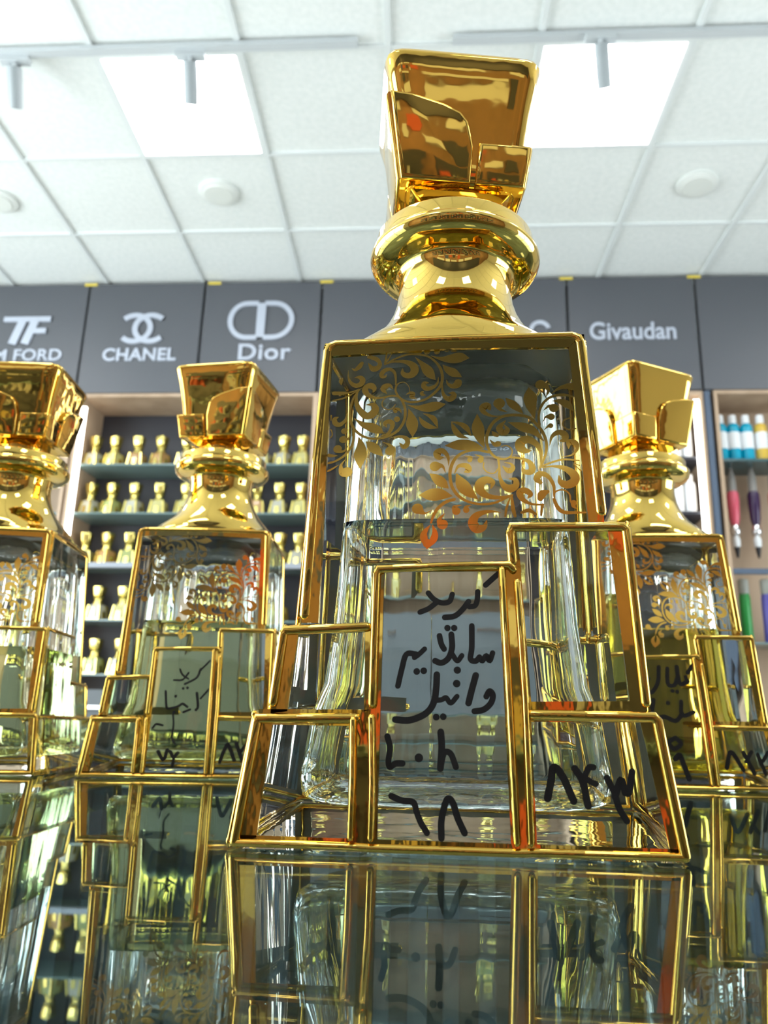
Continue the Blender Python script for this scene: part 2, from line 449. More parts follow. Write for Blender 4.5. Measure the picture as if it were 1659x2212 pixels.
def crom(P, n=6):
    if len(P) < 3:
        (x0, y0, w0), (x1, y1, w1) = P
        return [(x0+(x1-x0)*t/n, y0+(y1-y0)*t/n, w0+(w1-w0)*t/n) for t in range(n+1)]
    Q = [tuple(2*a-b for a, b in zip(P[0], P[1]))] + list(P) + [tuple(2*a-b for a, b in zip(P[-1], P[-2]))]
    out = []
    for i in range(1, len(Q)-2):
        for t in range(n):
            s = t/n; r = []
            for a, b, c, d in zip(Q[i-1], Q[i], Q[i+1], Q[i+2]):
                r.append(.5*((2*b)+(-a+c)*s+(2*a-5*b+4*c-d)*s*s+(-a+3*b-3*c+d)*s**3))
            r[2] = max(r[2], .01)
            out.append(tuple(r))
    out.append(tuple(P[-1]))
    return out

def ribbon(bm, P, off, n=6, cap=True):
    """P = [(x mm, z mm, width mm)] on the face plane"""
    pts = crom(P, n)
    L, R = [], []
    m = len(pts)
    for i, (x, z, wd) in enumerate(pts):
        a = pts[max(i-1, 0)]; b = pts[min(i+1, m-1)]
        dx, dz = b[0]-a[0], b[1]-a[1]; l = sqrt(dx*dx+dz*dz) or 1
        nx, nz = -dz/l, dx/l; hw = wd/2
        L.append(bm.verts.new(FP(x+nx*hw, z+nz*hw, off))); R.append(bm.verts.new(FP(x-nx*hw, z-nz*hw, off)))
    for i in range(m-1):
        try: bm.faces.new((L[i], R[i], R[i+1], L[i+1]))
        except ValueError: pass
    if cap:
        for (x, z, wd), o2 in ((pts[0], .004), (pts[-1], .006)):
            if wd > .35:
                bm.faces.new([bm.verts.new(FP(x+cos(2*pi*k/14)*wd/2, z+sin(2*pi*k/14)*wd/2, off+o2)) for k in range(14)])

def trace(bm, strokes, h, ox, oy, sc, off, wscale=1.0, clip=None):
    j = 0
    for pts, ws in strokes:
        if not isinstance(ws, (list, tuple)): ws = [ws]*len(pts)
        ws = list(ws) + [ws[-1]]*(len(pts)-len(ws))
        if len(pts) == 1: pts = [pts[0], (pts[0][0]+1, pts[0][1]+1)]; ws = [ws[0]]*2
        P = []
        for (x, y), wv in zip(pts, ws):
            px, py = ox + x/sc, oy + y/sc
            X, Z = to_mm(h, px, py); X2, Z2 = to_mm(h, px+1, py)
            P.append((X, Z, wv/sc*wscale*abs(X2-X)))
        if clip:
            P = [(min(max(x, clip[0](z)), clip[1](z)), min(max(z, clip[2]), clip[3]), wd) for x, z, wd in P]
        ribbon(bm, P, off + .0006*j); j += 1

FIL1 = [
 ([(690,310),(800,250),(950,195),(1080,190),(1200,215),(1290,280),(1350,370),(1365,470),(1340,560),(1270,640),(1170,710),(1050,742),(950,735),(870,690),(825,620),(830,560),(870,520),(930,515),(975,560),(985,620),(950,655)], [6,22,26,26,24,28,34,34,34,32,30,28,26,26,24,22,14,10,9,9,8]),
 ([(825,540),(825,470),(810,400),(760,362),(700,375),(665,410),(665,445),(700,450),(722,420)], [18,24,34,42,54,56,50,30,5]),
 ([(690,310),(800,275),(930,275),(1020,315),(1045,375),(1010,425),(950,435),(905,405),(905,350)], [10,26,50,84,96,84,70,50,5]),
 ([(1050,222),(1130,300),(1190,370),(1235,430),(1285,485)], [4,60,120,96,4]),
 ([(1230,205),(1350,240),(1470,240),(1580,225),(1680,232)], [4,50,120,130,4]),
 ([(1370,310),(1420,360),(1490,400),(1550,430),(1590,455)], [4,76,110,60,4]),
 ([(1410,480),(1430,530),(1480,558),(1535,540),(1548,515)], [4,30,60,94,90]),
 ([(1365,540),(1368,620),(1400,685),(1450,708),(1495,675),(1485,640),(1435,640)], [12,30,54,74,74,50,5]),
 ([(955,775),(1080,805),(1190,808),(1300,785),(1405,765)], [4,54,116,110,4]),
 ([(1138,875),(1210,900),(1270,945),(1315,1045)], [4,40,66,5]),
 ([(1095,910),(1140,980),(1210,1025),(1315,1045)], [4,60,66,5]),
 ([(972,818),(1000,900),(1012,980),(1020,1060),(1020,1150)], [4,76,138,110,4]),
 ([(1320,450),(1310,520),(1260,570),(1190,588),(1150,560),(1160,522),(1210,520)], [4,26,44,60,60,48,5]),
 ([(1175,662),(1135,655),(1128,635),(1150,618)], [4,40,44,4]),
 ([(945,655),(990,635),(1022,650),(1010,685),(1070,705)], [8,30,60,50,4]),
 ([(860,680),(770,670),(680,690),(590,695),(510,665),(470,610),(485,565),(540,555),(575,590),(560,635)], [24,22,24,32,54,72,60,80,58,5]),
 ([(795,592),(755,550),(700,565),(680,600),(725,648)], [4,44,74,60,5]),
 ([(800,670),(720,685),(672,735),(670,790),(720,827),(780,820),(822,770)], 13),
 ([(892,872),(870,832),(822,830),(822,852)], [6,30,56,44]),
 ([(870,690),(915,760),(935,850),(925,950),(870,1050),(780,1120),(660,1160),(530,1165),(420,1125),(340,1050),(300,950),(298,830),(330,710),(400,600)], [24,30,32,34,34,32,30,28,32,32,34,30,24,18]),
 ([(110,642),(200,642),(300,630),(405,592)], [50,44,22,8]),
 ([(92,725),(200,705),(300,660),(400,600)], [10,22,18,8]),
 ([(390,610),(368,700),(385,800),(445,880),(500,905),(555,880),(590,825),(560,775),(480,775)], [6,30,60,84,90,96,84,56,5]),
 ([(275,375),(278,470),(315,530),(370,553),(425,530),(440,485),(405,455),(345,462)], [5,20,44,56,66,66,46,5]),
 ([(212,460),(190,500),(195,550)], [4,50,4]),
 ([(315,350),(350,370),(400,338),(432,292)], [4,34,60,44]),
 ([(512,222),(590,240),(640,290),(620,342),(560,357),(505,290)], [40,56,46,66,70,6]),
 ([(722,148),(704,300)], [16,34]), ([(785,140),(728,262)], [8,22]),
 ([(1115,85),(1040,150),(965,172)], [34,18,4]), ([(1188,90),(1205,130)], [66,40]), ([(1305,85),(1295,150)], [70,16]), ([(1520,98),(1475,140)], [24,16]), ([(1430,95),(1395,135)],[16,10]),
 ([(340,930),(440,1000),(540,1035),(620,1070),(685,1102)], [4,64,112,96,4]),
 ([(635,1140),(730,1112),(780,1040),(782,985),(735,968),(700,995),(722,1040)], [6,30,50,60,56,46,5]),
 ([(745,1162),(860,1140),(945,1165),(962,1220),(918,1262),(865,1215)], [4,26,54,60,60,6]),
 ([(478,1200),(540,1250),(600,1300),(678,1372)], [4,104,110,4]),
 ([(675,1208),(750,1240),(780,1290),(760,1310)], [4,34,84,118]),
 ([(395,1150),(420,1250),(415,1350),(410,1430),(412,1520)], [8,96,150,104,4]),
 ([(335,1070),(335,1180),(300,1280),(220,1370),(120,1430),(38,1452)], [30,30,28,28,24,28]),
 ([(262,870),(240,950),(180,1005),(125,990),(120,940),(165,915)], [5,30,54,62,54,5]),
 ([(275,1065),(228,1080)], [8,74]), ([(298,1110),(270,1170),(212,1178)], [4,30,88]),
 ([(278,1240),(240,1300),(190,1318),(150,1288)], [4,22,40,100]),
 ([(242,1405),(190,1480),(205,1560),(258,1555)], [4,34,84,126]),
 ([(40,1362),(95,1368),(152,1365)], [46,36,4]), ([(162,1472),(100,1512),(38,1545)], [8,20,24]),
 ([(42,1058),(82,1080),(88,1130),(48,1162)], 14), ([(838,940),(840,944)], 70),
 ([(75,900),(60,960)],[20,14]),
]
FIL2 = [
 ([(1225,890),(1270,780),(1280,680),(1250,580),(1190,500),(1110,432),(1000,412),(880,424),(790,480),(740,570),(728,660),(760,750),(820,805),(900,817),(957,780),(958,725),(910,692),(858,705)], [14,24,28,30,30,30,30,30,32,32,28,26,24,18,14,12,12,8]),
 ([(1215,505),(1208,430),(1220,360),(1260,290),(1330,242),(1430,224),(1520,242)], [24,24,24,26,26,26,20]),
 ([(1325,212),(1400,165),(1460,148),(1515,148)], [4,32,54,82]),
 ([(1335,282),(1400,285),(1470,315),(1533,376)], [4,50,76,8]),
 ([(1278,242),(1295,185),(1270,140),(1225,132)], [4,34,50,100]),
 ([(1172,448),(1138,330),(1128,240),(1115,155)], [4,96,122,4]),
 ([(1065,400),(1000,340),(950,300),(903,255)], [8,70,72,4]),
 ([(915,385),(850,355),(843,305)], [6,40,110]),
 ([(865,420),(780,422),(705,388),(690,345),(735,330),(765,370)], [4,22,44,66,74,6]),
 ([(710,715),(668,620),(645,520),(640,402)], [4,86,112,4]),
 ([(585,605),(540,530),(480,492),(400,474)], [5,52,36,5]),
 ([(562,628),(480,600),(432,545),(402,476)], [5,50,50,5]),
 ([(705,722),(580,690),(460,688),(343,695)], [4,94,102,4]),
 ([(745,755),(640,735),(540,748),(450,800),(400,890),(390,980),(412,1080),(470,1160),(560,1212),(680,1235),(800,1222),(900,1180),(965,1150)], [28,26,28,30,32,30,30,30,26,24,24,22,18]),
 ([(378,880),(370,795),(320,742),(272,765),(290,805),(335,800)], [4,32,54,74,50,4]),
 ([(350,945),(320,885),(252,885)], [4,32,100]),
 ([(378,1090),(320,1040),(262,995),(200,950)], [4,92,84,4]),
 ([(415,1160),(300,1145),(200,1148),(103,1152)], [4,114,110,4]),
 ([(430,1190),(350,1215),(280,1270),(237,1340),(215,1405)], [30,32,32,28,20]),
 ([(208,1425),(152,1500),(152,1560),(177,1648)], [4,54,66,4]), ([(228,1425),(250,1500),(235,1565),(177,1648)], [4,52,66,4]), ([(180,1590),(178,1600)], 76),
 ([(222,1290),(155,1318),(90,1276)], [4,24,104]), ([(342,1320),(292,1378),(322,1422)], [4,44,100]),
 ([(500,1242),(430,1260),(448,1298)], [4,34,78]), ([(590,1242),(538,1260),(540,1288)], [4,30,60]),
 ([(862,1310),(750,1302),(640,1335),(600,1405),(640,1462),(705,1445),(730,1380)], [4,32,64,92,92,56,5]),
 ([(960,1155),(860,1172),(740,1160),(668,1105),(668,1045),(725,1010),(782,1035),(765,1095)], [18,32,54,84,90,74,54,5]),
 ([(648,1190),(560,1120),(500,1050),(452,960)], [4,102,116,20]),
 ([(430,955),(468,885),(540,880),(560,920),(518,940)], [6,32,54,60,5]),
 ([(530,795),(578,802),(572,826)], [4,32,48]), ([(615,775),(678,800),(672,828)], [4,32,58]),
 ([(702,845),(700,900),(740,942),(800,947),(838,900)], 12),
 ([(835,810),(845,900),(848,980),(885,1060),(945,1090),(998,1060),(990,1008),(930,1000)], [22,20,28,56,82,64,44,4]),
 ([(945,802),(1040,812),(1120,845),(1148,900),(1130,938),(1070,930),(1055,880)], [20,24,44,64,60,44,5]),
 ([(888,848),(950,862),(970,900),(930,925),(872,880)], [4,22,46,56,5]),
 ([(1228,880),(1230,770),(1190,685),(1115,640),(1045,660),(1040,712),(1085,742),(1145,740)], [10,30,54,74,92,92,60,4]),
 ([(1258,655),(1160,560),(1060,522),(925,478)], [4,74,92,4]),
 ([(905,460),(845,530),(880,575),(918,550),(890,500)], [6,60,60,50,5]), ([(775,560),(800,588),(825,600)], [5,42,36]),
 ([(757,640),(800,682),(832,678)], [5,40,60]), ([(1252,370),(1300,332),(1348,348)], [4,32,90]), ([(1245,480),(1272,432),(1322,428)], [4,22,70]), ([(1258,550),(1290,520),(1318,510)], [4,22,50]),
 ([(1495,440),(1442,460),(1432,510),(1480,545),(1550,537)], 15),
 ([(1308,695),(1330,612),(1390,572),(1448,592),(1445,638),(1395,655)], [4,32,54,64,60,5]),
 ([(1428,796),(1510,782),(1560,730),(1548,672),(1492,665),(1482,725)], [4,16,32,54,62,5]),
 ([(1218,892),(1320,852),(1440,822),(1580,832)], [14,20,20,14]),
 ([(1218,900),(1340,885),(1450,905),(1535,965),(1535,1025),(1470,1055),(1412,1030),(1392,968)], [8,22,54,84,86,80,58,5]),
 ([(1350,1165),(1345,1060),(1290,975),(1222,955),(1190,1000),(1225,1035)], [18,32,44,60,62,40]),
 ([(1252,1242),(1130,1230),(1052,1180),(1032,1122),(1085,1108),(1132,1145),(1105,1182)], [16,28,54,62,60,50,5]),
 ([(1352,1180),(1362,1122),(1430,1102),(1490,1140),(1502,1212)], 16), ([(1350,1190),(1380,1260),(1440,1308),(1560,1312),(1640,1312)], [30,40,38,24,18]),
 ([(1290,1118),(1242,1140),(1222,1180)], [36,80,60]), ([(1242,1240),(1230,1335)], [30,20]), ([(1560,1278),(1530,1252),(1530,1222)], [4,40,58]),
 ([(960,1165),(970,1270),(990,1345)], [20,38,30]), ([(942,1180),(912,1270),(900,1345)], [14,24,20]), ([(1050,1312),(1120,1292),(1185,1330)], [26,40,20]),
 ([(1590,880),(1530,855)], [10,8]), ([(1600,930),(1530,865)],[12,8]),
]
INK0A = [([(970,80),(925,120),(875,165)],38), ([(815,215),(812,270),(795,320),(752,330)],36), ([(745,290),(700,350),(640,400),(565,410)],38), ([(440,225),(480,270),(540,300),(600,290),(622,235)],36),
 ([(500,300),(440,345),(378,370)],36), ([(585,490)],42), ([(636,490)],42), ([(770,475),(770,640),(760,725),(798,742),(828,712)],38), ([(828,712),(850,740),(880,700),(905,740),(928,680)],36),
 ([(525,550),(538,610),(560,650)],38), ([(615,540),(620,640),(592,720),(540,755),(492,740)],40), ([(622,690),(660,740),(695,700)],34), ([(412,650),(370,690),(335,715)],34), ([(350,690),(275,690),(240,800),(210,930)],38),
 ([(352,820)],44), ([(405,815)],44), ([(660,810)],48), ([(655,912)],50), ([(800,850),(770,960),(745,1060)],44), ([(880,1010),(905,970),(930,1000),(915,1060),(860,1110),(790,1122)],40),
 ([(505,845),(500,950),(480,1060),(420,1140),(300,1190),(190,1185)],44), ([(480,1040),(540,1035),(575,1020),(610,1060),(658,1010)],34), ([(500,1166)],44), ([(553,1163)],44),
 ([(130,1312),(150,1400),(138,1500),(150,1545),(190,1520),(245,1518)],40), ([(368,1475)],56), ([(535,1280),(542,1400),(532,1555)],46), ([(532,1555),(560,1440),(610,1445),(650,1545)],40),
 ([(160,1765),(240,1800),(325,1812),(350,1880),(380,1960),(430,2045)],40), ([(540,2085),(540,1950),(570,1820),(597,1785),(630,1825),(662,1930),(715,2045)],44)]
INK0B = [([(290,865),(322,700),(352,555),(440,650),(548,890)],66), ([(560,570),(640,700),(692,940)],64), ([(650,680),(695,565),(745,555)],54), ([(660,660),(720,700),(770,722)],50),
 ([(880,665),(950,800),(1000,960),(1078,1090)],58), ([(960,850),(1020,680),(1062,810)],60), ([(1060,810),(1100,800),(1130,600)],58)]
INK1A = [([(790,1160),(745,1205),(700,1250)],14), ([(712,1228),(680,1300),(580,1355)],16), ([(540,1230),(560,1275),(610,1312)],13), ([(612,1260),(560,1318),(488,1322)],14), ([(565,1390)],20), ([(602,1386)],20),
 ([(780,1400),(712,1475)],15), ([(502,1455)],20), ([(420,1415),(425,1530),(440,1560),(520,1542),(560,1520),(600,1545)],18), ([(680,1430),(690,1540),(672,1572)],20), ([(490,1588)],20), ([(622,1568),(568,1590)],18),
 ([(480,1605),(485,1700),(470,1800),(500,1860)],14), ([(310,1720),(340,1690),(392,1700)],16), ([(355,1920),(400,1990),(432,1905)],26), ([(455,1920),(488,1965),(520,1930)],24), ([(488,1965),(475,2040)],24)]
INK1B = [([(872,2005),(905,1920),(942,1862),(992,1990)],28), ([(1010,1850),(1060,2000)],28), ([(1090,1865),(1042,1930)],24)]
INK2A = [([(732,1055),(688,1122)],26), ([(608,1080),(632,1200),(690,1185)],28), ([(672,1150),(690,1185)],22), ([(540,1090),(545,1200),(590,1212),(612,1160)],26), ([(478,1080),(472,1190),(430,1262),(395,1250)],26), ([(405,1165)],26), ([(578,1252)],26), ([(612,1258)],26),
 ([(640,1330),(650,1430),(732,1408)],26), ([(545,1340)],28), ([(440,1320),(430,1450),(520,1440),(600,1470),(650,1420)],28), ([(600,1592),(552,1625),(590,1672),(640,1635),(600,1592)],28), ([(600,1745),(630,1718),(660,1790),(700,1890)],34)]
INK2B = [([(972,1810),(1002,1695),(1092,1825)],28), ([(1090,1700),(1172,1850)],28), ([(1150,1695),(1110,1765)],24), ([(1195,1715),(1250,1850)],26), ([(1235,1760),(1268,1700)],24)]

def ornament_bm():
    bm = bmesh.new()
    zlo, zhi = 64.5, 121.0
    gl = lambda z: -32.6 + (121-z)*.022
    gr = lambda z: 29.4 + (121-z)*.055
    clip = (gl, gr, zlo-200, zhi)
    trace(bm, FIL1, 0, 700, 730, 5.352, -.62, 1.0, clip)
    trace(bm, FIL2, 0, 880, 800, 4.254, -.62, 1.0, clip)
    return bm

BODY_ME = glass_body()
GOLD_ME = None
def make_decanter(name, label, loc, rz, level, wall_m, top_m, stop_rz, inkset, scale=1.0, head_dx=0.0, oil_label=None, group=None):
    global GOLD_ME, NECK_ME, STOP_ME, ORN_ME
    t = thing(name, label, 'perfume bottle', loc, rz)
    t.scale = (scale,)*3
    g = obj('glass_body', glass_with_cavity(level), [GLASS, GLASS_IN], t); lean(g)
    lq = obj('perfume_oil', liquid_mesh(level), [wall_m, top_m], t); lean(lq)
    if oil_label: lq['label'] = oil_label
    if GOLD_ME is None:
        a = obj('gold_trim', gold_frames(), [GOLD, GILD_BACK], t, 1.0); lean(a); GOLD_ME = a.data
        b = obj('neck', neck_bm(), [GOLD_NECK, GILD_BACK], t, 1.2); lean(b); NECK_ME = b.data
        c = obj('stopper', stopper_bm(), GOLD_ST, t, .9); STOP_ME = c.data
        d = obj('scroll_ornament', ornament_bm(), GOLD_LEAF, t); ORN_ME = d.data
    else:
        a = link_mesh('gold_trim', GOLD_ME, None, t); b = link_mesh('neck', NECK_ME, None, t)
        c = link_mesh('stopper', STOP_ME, None, t); d = link_mesh('scroll_ornament', ORN_ME, None, t)
    b.location = (head_dx, 0, 0)
    c.rotation_euler = (0, 0, stop_rz); c.location = (head_dx - .0018, .001, 0)
    bi = bmesh.new()
    for k, (st, h, ox, oy, sc, off, ws) in enumerate(inkset): trace(bi, st, h, ox, oy, sc, off, ws*1.15)
    if inkset:
        i = obj('marker_writing', bi, INK, t); i['label'] = 'handwritten black marker letters and digits'
    else: bi.free()
    return t

def world_of(x, y, yaw, s=1.0):
    # the fit gives the front base edge; the origin sits HD behind it
    return (x - sin(yaw)*HD*s, y + cos(yaw)*HD*s, .0003)

# ------------------------------------------------------------------ room shell
FL = -1.0; CZ = 2.69; SK = -.0564
def struct(name, bm, m, smooth=None):
    o = obj(name, bm, m, None, smooth); o['kind'] = 'structure'; return o
def WP(u, off, z):
    return Vector((u*cos(SK) - off*sin(SK), 4.30 + u*sin(SK) + off*cos(SK), z))
def wbox(bm, u0, u1, o0, o1, z0, z1, mi=0):
    v = [bm.verts.new(WP(*p)) for p in ((u0, o0, z0), (u1, o0, z0), (u1, o1, z0), (u0, o1, z0), (u0, o0, z1), (u1, o0, z1), (u1, o1, z1), (u0, o1, z1))]
    for f in ((0, 3, 2, 1), (4, 5, 6, 7), (0, 1, 5, 4), (1, 2, 6, 5), (2, 3, 7, 6), (3, 0, 4, 7)):
        bm.faces.new([v[i] for i in f]).material_index = mi

bm = bmesh.new(); box(bm, (-4.6, -4.6, FL-.05), (4.6, 5.2, FL)); struct('floor', bm, FLOORM)
# ceiling: tiles with grid bars; columns run away from the counter, rows are slightly askew as laid
COLX = [-1.38 + .6105*k for k in range(-5, 10)]
def rowy(k, x): return 2.585 + .608*k + SK*x
bm = bmesh.new(); box(bm, (-4.6, -4.6, CZ+.012), (4.6, 5.2, CZ+.06)); struct('ceiling', bm, CEIL)
bm = bmesh.new()
for x in COLX: box(bm, (x-.011, -4.5, CZ-.001), (x+.011, 4.9, CZ+.013))
for k in range(-11, 4):
    v = []
    for z in (CZ, CZ+.013):
        for x, s in ((-4.5, -1), (4.5, -1), (4.5, 1), (-4.5, 1)): v.append((x, rowy(k, x)+s*.009, z))
    hexa(bm, v[:4], v[4:])
struct('trim_1', bm, CEIL_T)
bm = bmesh.new(); box(bm, (-4.65, -4.6, FL), (-4.55, 5.2, CZ+.02)); struct('wall_left', bm, WALLM)
bm = bmesh.new(); box(bm, (4.55, -4.6, FL), (4.65, 5.2, CZ+.02)); struct('wall_right', bm, WALLM)
bm = bmesh.new(); wbox(bm, -4.7, 4.7, .42, .5, FL, CZ+.02); struct('wall_back', bm, WALLM)
# wall behind the camera: brown cabinets with dark glazed bays, daylight windows high beside them
FW = -2.3
bm = bmesh.new(); box(bm, (-4.6, FW-.1, FL), (4.6, FW, CZ+.02)); struct('wall_front', bm, BROWN)
bm = bmesh.new()
for k in range(-3, 4):
    box(bm, (k*.72-.30, FW, -.5), (k*.72+.30, FW+.03, .95), 0)
    for j in range(4):
        box(bm, (k*.72-.29, FW+.03, -.4+.33*j), (k*.72+.29, FW+.16, -.385+.33*j), 1)
        for i in range(4):
            if (i*7+j*3+k*5) % 5: box(bm, (k*.72-.25+.13*i, FW+.05, -.384+.33*j), (k*.72-.18+.13*i, FW+.12, -.22+.33*j), 2 + (i+j*2+k) % 3)
for x0, x1, z0, z1, c in ((.10, .30, 1.36, 1.60, 3), (-.58, -.38, 1.30, 1.50, 3), (-1.0, -.70, 1.25, 1.62, 6), (.75, 1.0, 1.0, 1.35, 0), (-.28, -.12, 1.30, 1.52, 0)):  # unseen coloured panels, added to show as blobs reflected in the gold stopper
    box(bm, (x0, FW, z0), (x1, FW+.02, z1), c)
box(bm, (-2.6, FW, 1.84), (2.6, FW+.05, 2.6), 0)  # dark band added up high so the gold scrolls reflect dark at the top
for x0, x1, z0, z1 in ((-1.9, -1.1, 1.66, 1.80), (-.95, -.55, 1.62, 1.82), (-.45, .02, 1.68, 1.80), (.2, .62, 1.64, 1.80), (.75, 1.5, 1.60, 1.78), (-.9, -.1, 1.0, 1.12), (.0, .09, 1.22, 1.40), (.34, .70, 1.12, 1.30), (-1.7, -1.1, 1.12, 1.34)):  # pale patches added to give the gold scrolls bright bands to reflect
    box(bm, (x0, FW, z0), (x1, FW+.03, z1), 7)
struct('trim_2', bm, [BACKD, SHELFG, mat('shelf_stock_tan', (.35, .27, .10), .5), mat('stock_and_added_panel_red', (.42, .07, .03), .5), mat('shelf_stock_grey', (.3, .3, .28), .5), FASCIA, mat('added_panel_blue', (.03, .05, .14), .5), WALLM])
WINM = mat('window_daylight', (.9, .95, 1), .3, emit=(.88, .97, 1.0), es=WIN_E)
WFR = mat('window_frame', (.5, .5, .5), .4)
def window(n, a, b, mull, axis):
    bm = bmesh.new(); box(bm, a, b, 0)
    (x0, y0, z0), (x1, y1, z1) = a, b
    e = .02
    for k in range(mull+1):
        t = k/mull
        if axis == 'x':
            y = y0+(y1-y0)*t; box(bm, (x0-e, y-.03, z0), (x1+e, y+.03, z1), 1)
        else:
            x = x0+(x1-x0)*t; box(bm, (x-.03, y0-e, z0), (x+.03, y1+e, z1), 1)
    if axis == 'x':
        for z in (z0, z1): box(bm, (x0-e, y0, z-.03), (x1+e, y1, z+.03), 1)
    else:
        for z in (z0, z1): box(bm, (x0, y0-e, z-.03), (x1, y1+e, z+.03), 1)
    struct('window_%d' % n, bm, [WINM, WFR])
window(1, (4.50, -.5, -.5), (4.54, 2.4, 1.7), 3, 'x')
window(2, (-4.54, -1.6, -.3), (-4.50, 3.4, 2.3), 4, 'x')

# light panels, rails, spotlights, round vents
def light_panel(k, r, label):
    x0, x1 = COLX[k]+.011, COLX[k+1]-.011
    t = thing('ceiling_light', label, 'ceiling light', ((x0+x1)/2, rowy(r, (x0+x1)/2)+.3, CZ))
    def q(z0, z1, ins):
        bm = bmesh.new(); v = []
        for z in (z0, z1):
            for x, y in ((x0+ins, rowy(r, x0+ins)+.009+ins), (x1-ins, rowy(r, x1-ins)+.009+ins), (x1-ins, rowy(r+1, x1-ins)-.009-ins), (x0+ins, rowy(r+1, x0+ins)-.009-ins)):
                v.append((x-t.location.x, y-t.location.y, z-CZ))
        hexa(bm, v[:4], v[4:]); return bm
    obj('diffuser', q(CZ-.002, CZ+.004, .012), PANEL, t)
    obj('frame', q(CZ, CZ+.010, .0), CEIL_T, t)
    return t
light_panel(5, 0, 'square glowing ceiling light, the one over the dark letter-sign panels on the left')
light_panel(8, 0, 'square glowing ceiling light behind the tall gold stopper, on its right')
for k, r in ((2, 0), (5, -4), (8, -4), (5, -7), (8, -7), (2, -4), (11, -4), (11, 0)):
    light_panel(k, r, 'square glowing ceiling light out of view behind or beside the counter')['group'] = 'ceiling lights beyond the view'

def rail(x0, x1, y, label):
    bm = bmesh.new(); v = []
    for z in (CZ-.024, CZ-.003):
        for x, s in ((x0, -1), (x1, -1), (x1, 1), (x0, 1)): v.append((x, y+SK*x+s*.017, z))
    hexa(bm, v[:4], v[4:])
    return tag(obj('lighting_track', bm, GREYW), label, 'lighting track')
rail(-2.6, -.28, 2.545, 'slim white lighting track on the ceiling left of the tall gold stopper')
rail(.10, 1.9, 2.545, 'slim white lighting track on the ceiling right of the tall gold stopper')
def spot(x, y, tilt_x, tilt_y, label):
    t = thing('spotlight', label, 'spotlight', (x, y, CZ-.024))
    bm = bmesh.new(); box(bm, (-.06, -.017, -.022), (.06, .017, 0)); obj('adapter', bm, GREYW, t)
    bm = bmesh.new(); lathe(bm, [(.010, -.05), (.010, -.02)], 12); obj('stem', bm, GREYW, t)
    bm = bmesh.new(); lathe(bm, [(.024, -.16), (.028, -.158), (.029, -.10), (.029, -.01), (.026, 0)], 24)
    b = obj('lamp_head', bm, HEADW, t, .9); b.location = (0, 0, -.035); b.rotation_euler = (tilt_x, tilt_y, 0)
    return t
spot(-.965, 2.62, .75, .12, 'white cylinder spotlight in front of the glowing ceiling light on the left')
spot(-1.70, 2.66, .75, .25, 'white cylinder spotlight at the left edge, beside no light panel')
spot(.68, 2.50, .72, -.28, 'white cylinder spotlight in front of the glowing ceiling light on the right')
def vent(x, y, label):
    t = thing('ceiling_vent', label, 'ceiling vent', (x, y, CZ))
    bm = bmesh.new(); lathe(bm, [(.085, -.008), (.10, -.002), (.10, .012)], 40); obj('rim', bm, mat('vent_rim', (.78, .81, .78), .5), t, .9)
    bm = bmesh.new(); lathe(bm, [(.062, -.013), (.074, -.0125), (.078, -.006)], 40); obj('disc', bm, mat('vent_disc', (.74, .77, .73), .6), t, .9)
vent(-1.07, 3.53, 'round ceiling vent below the left glowing ceiling light')
vent(1.37, 3.40, 'round ceiling vent right of the tall gold stopper')
vent(-2.27, 3.62, 'round ceiling vent cut by the left edge of the view')

# ------------------------------------------------------------------ wall of display cabinets
def text_part(name, s, size, u, z, parent, stretch=1.0, bold=.0, sp=1.0, shear=0):
    cu = bpy.data.curves.new('t', 'FONT'); cu.body = s; cu.size = size; cu.align_x = 'CENTER'; cu.extrude = .004; cu.offset = bold; cu.space_character = sp; cu.shear = shear
    o = bpy.data.objects.new('t', cu); C.objects.link(o)
    dg = bpy.context.evaluated_depsgraph_get(); dg.update()
    me = bpy.data.meshes.new_from_object(o.evaluated_get(dg)); bpy.data.objects.remove(o, do_unlink=True)
    for v in me.vertices:
        p = WP(u + v.co.x*stretch, -.0155 - v.co.z, z + v.co.y); v.co = p
    o = link_mesh(name, me, LETTER, parent)
    return o
def logo_ribbons(name, strokes, parent):
    """strokes = [[(u,z,width)...], closed]"""
    bm = bmesh.new(); k = 0
    for P, closed in strokes:
        n = len(P); L = []
        for i, (u, z, wd) in enumerate(P):
            a = P[i-1] if (i or closed) else P[0]; b = P[(i+1) % n] if (i < n-1 or closed) else P[-1]
            dx, dz = b[0]-a[0], b[1]-a[1]; l = sqrt(dx*dx+dz*dz) or 1; nx, nz = -dz/l, dx/l
            L.append([bm.verts.new(WP(u+nx*wd/2, o_, z+nz*wd/2)) for o_ in (-.0235-k*.0006, -.0115)] + [bm.verts.new(WP(u-nx*wd/2, o_, z-nz*wd/2)) for o_ in (-.0115, -.0235-k*.0006)])
        k += 1
        m = n if closed else n-1
        for i in range(m):
            a, b = L[i], L[(i+1) % n]
            for j in range(4): bm.faces.new((a[j], b[j], b[(j+1) % 4], a[(j+1) % 4]))
    bmesh.ops.recalc_face_normals(bm, faces=bm.faces)
    return obj(name, bm, LETTER, parent)
SEAM = [-3.50, -2.80, -2.085, -1.353, -.621, .118, .866, 1.626, 2.37, 3.1]
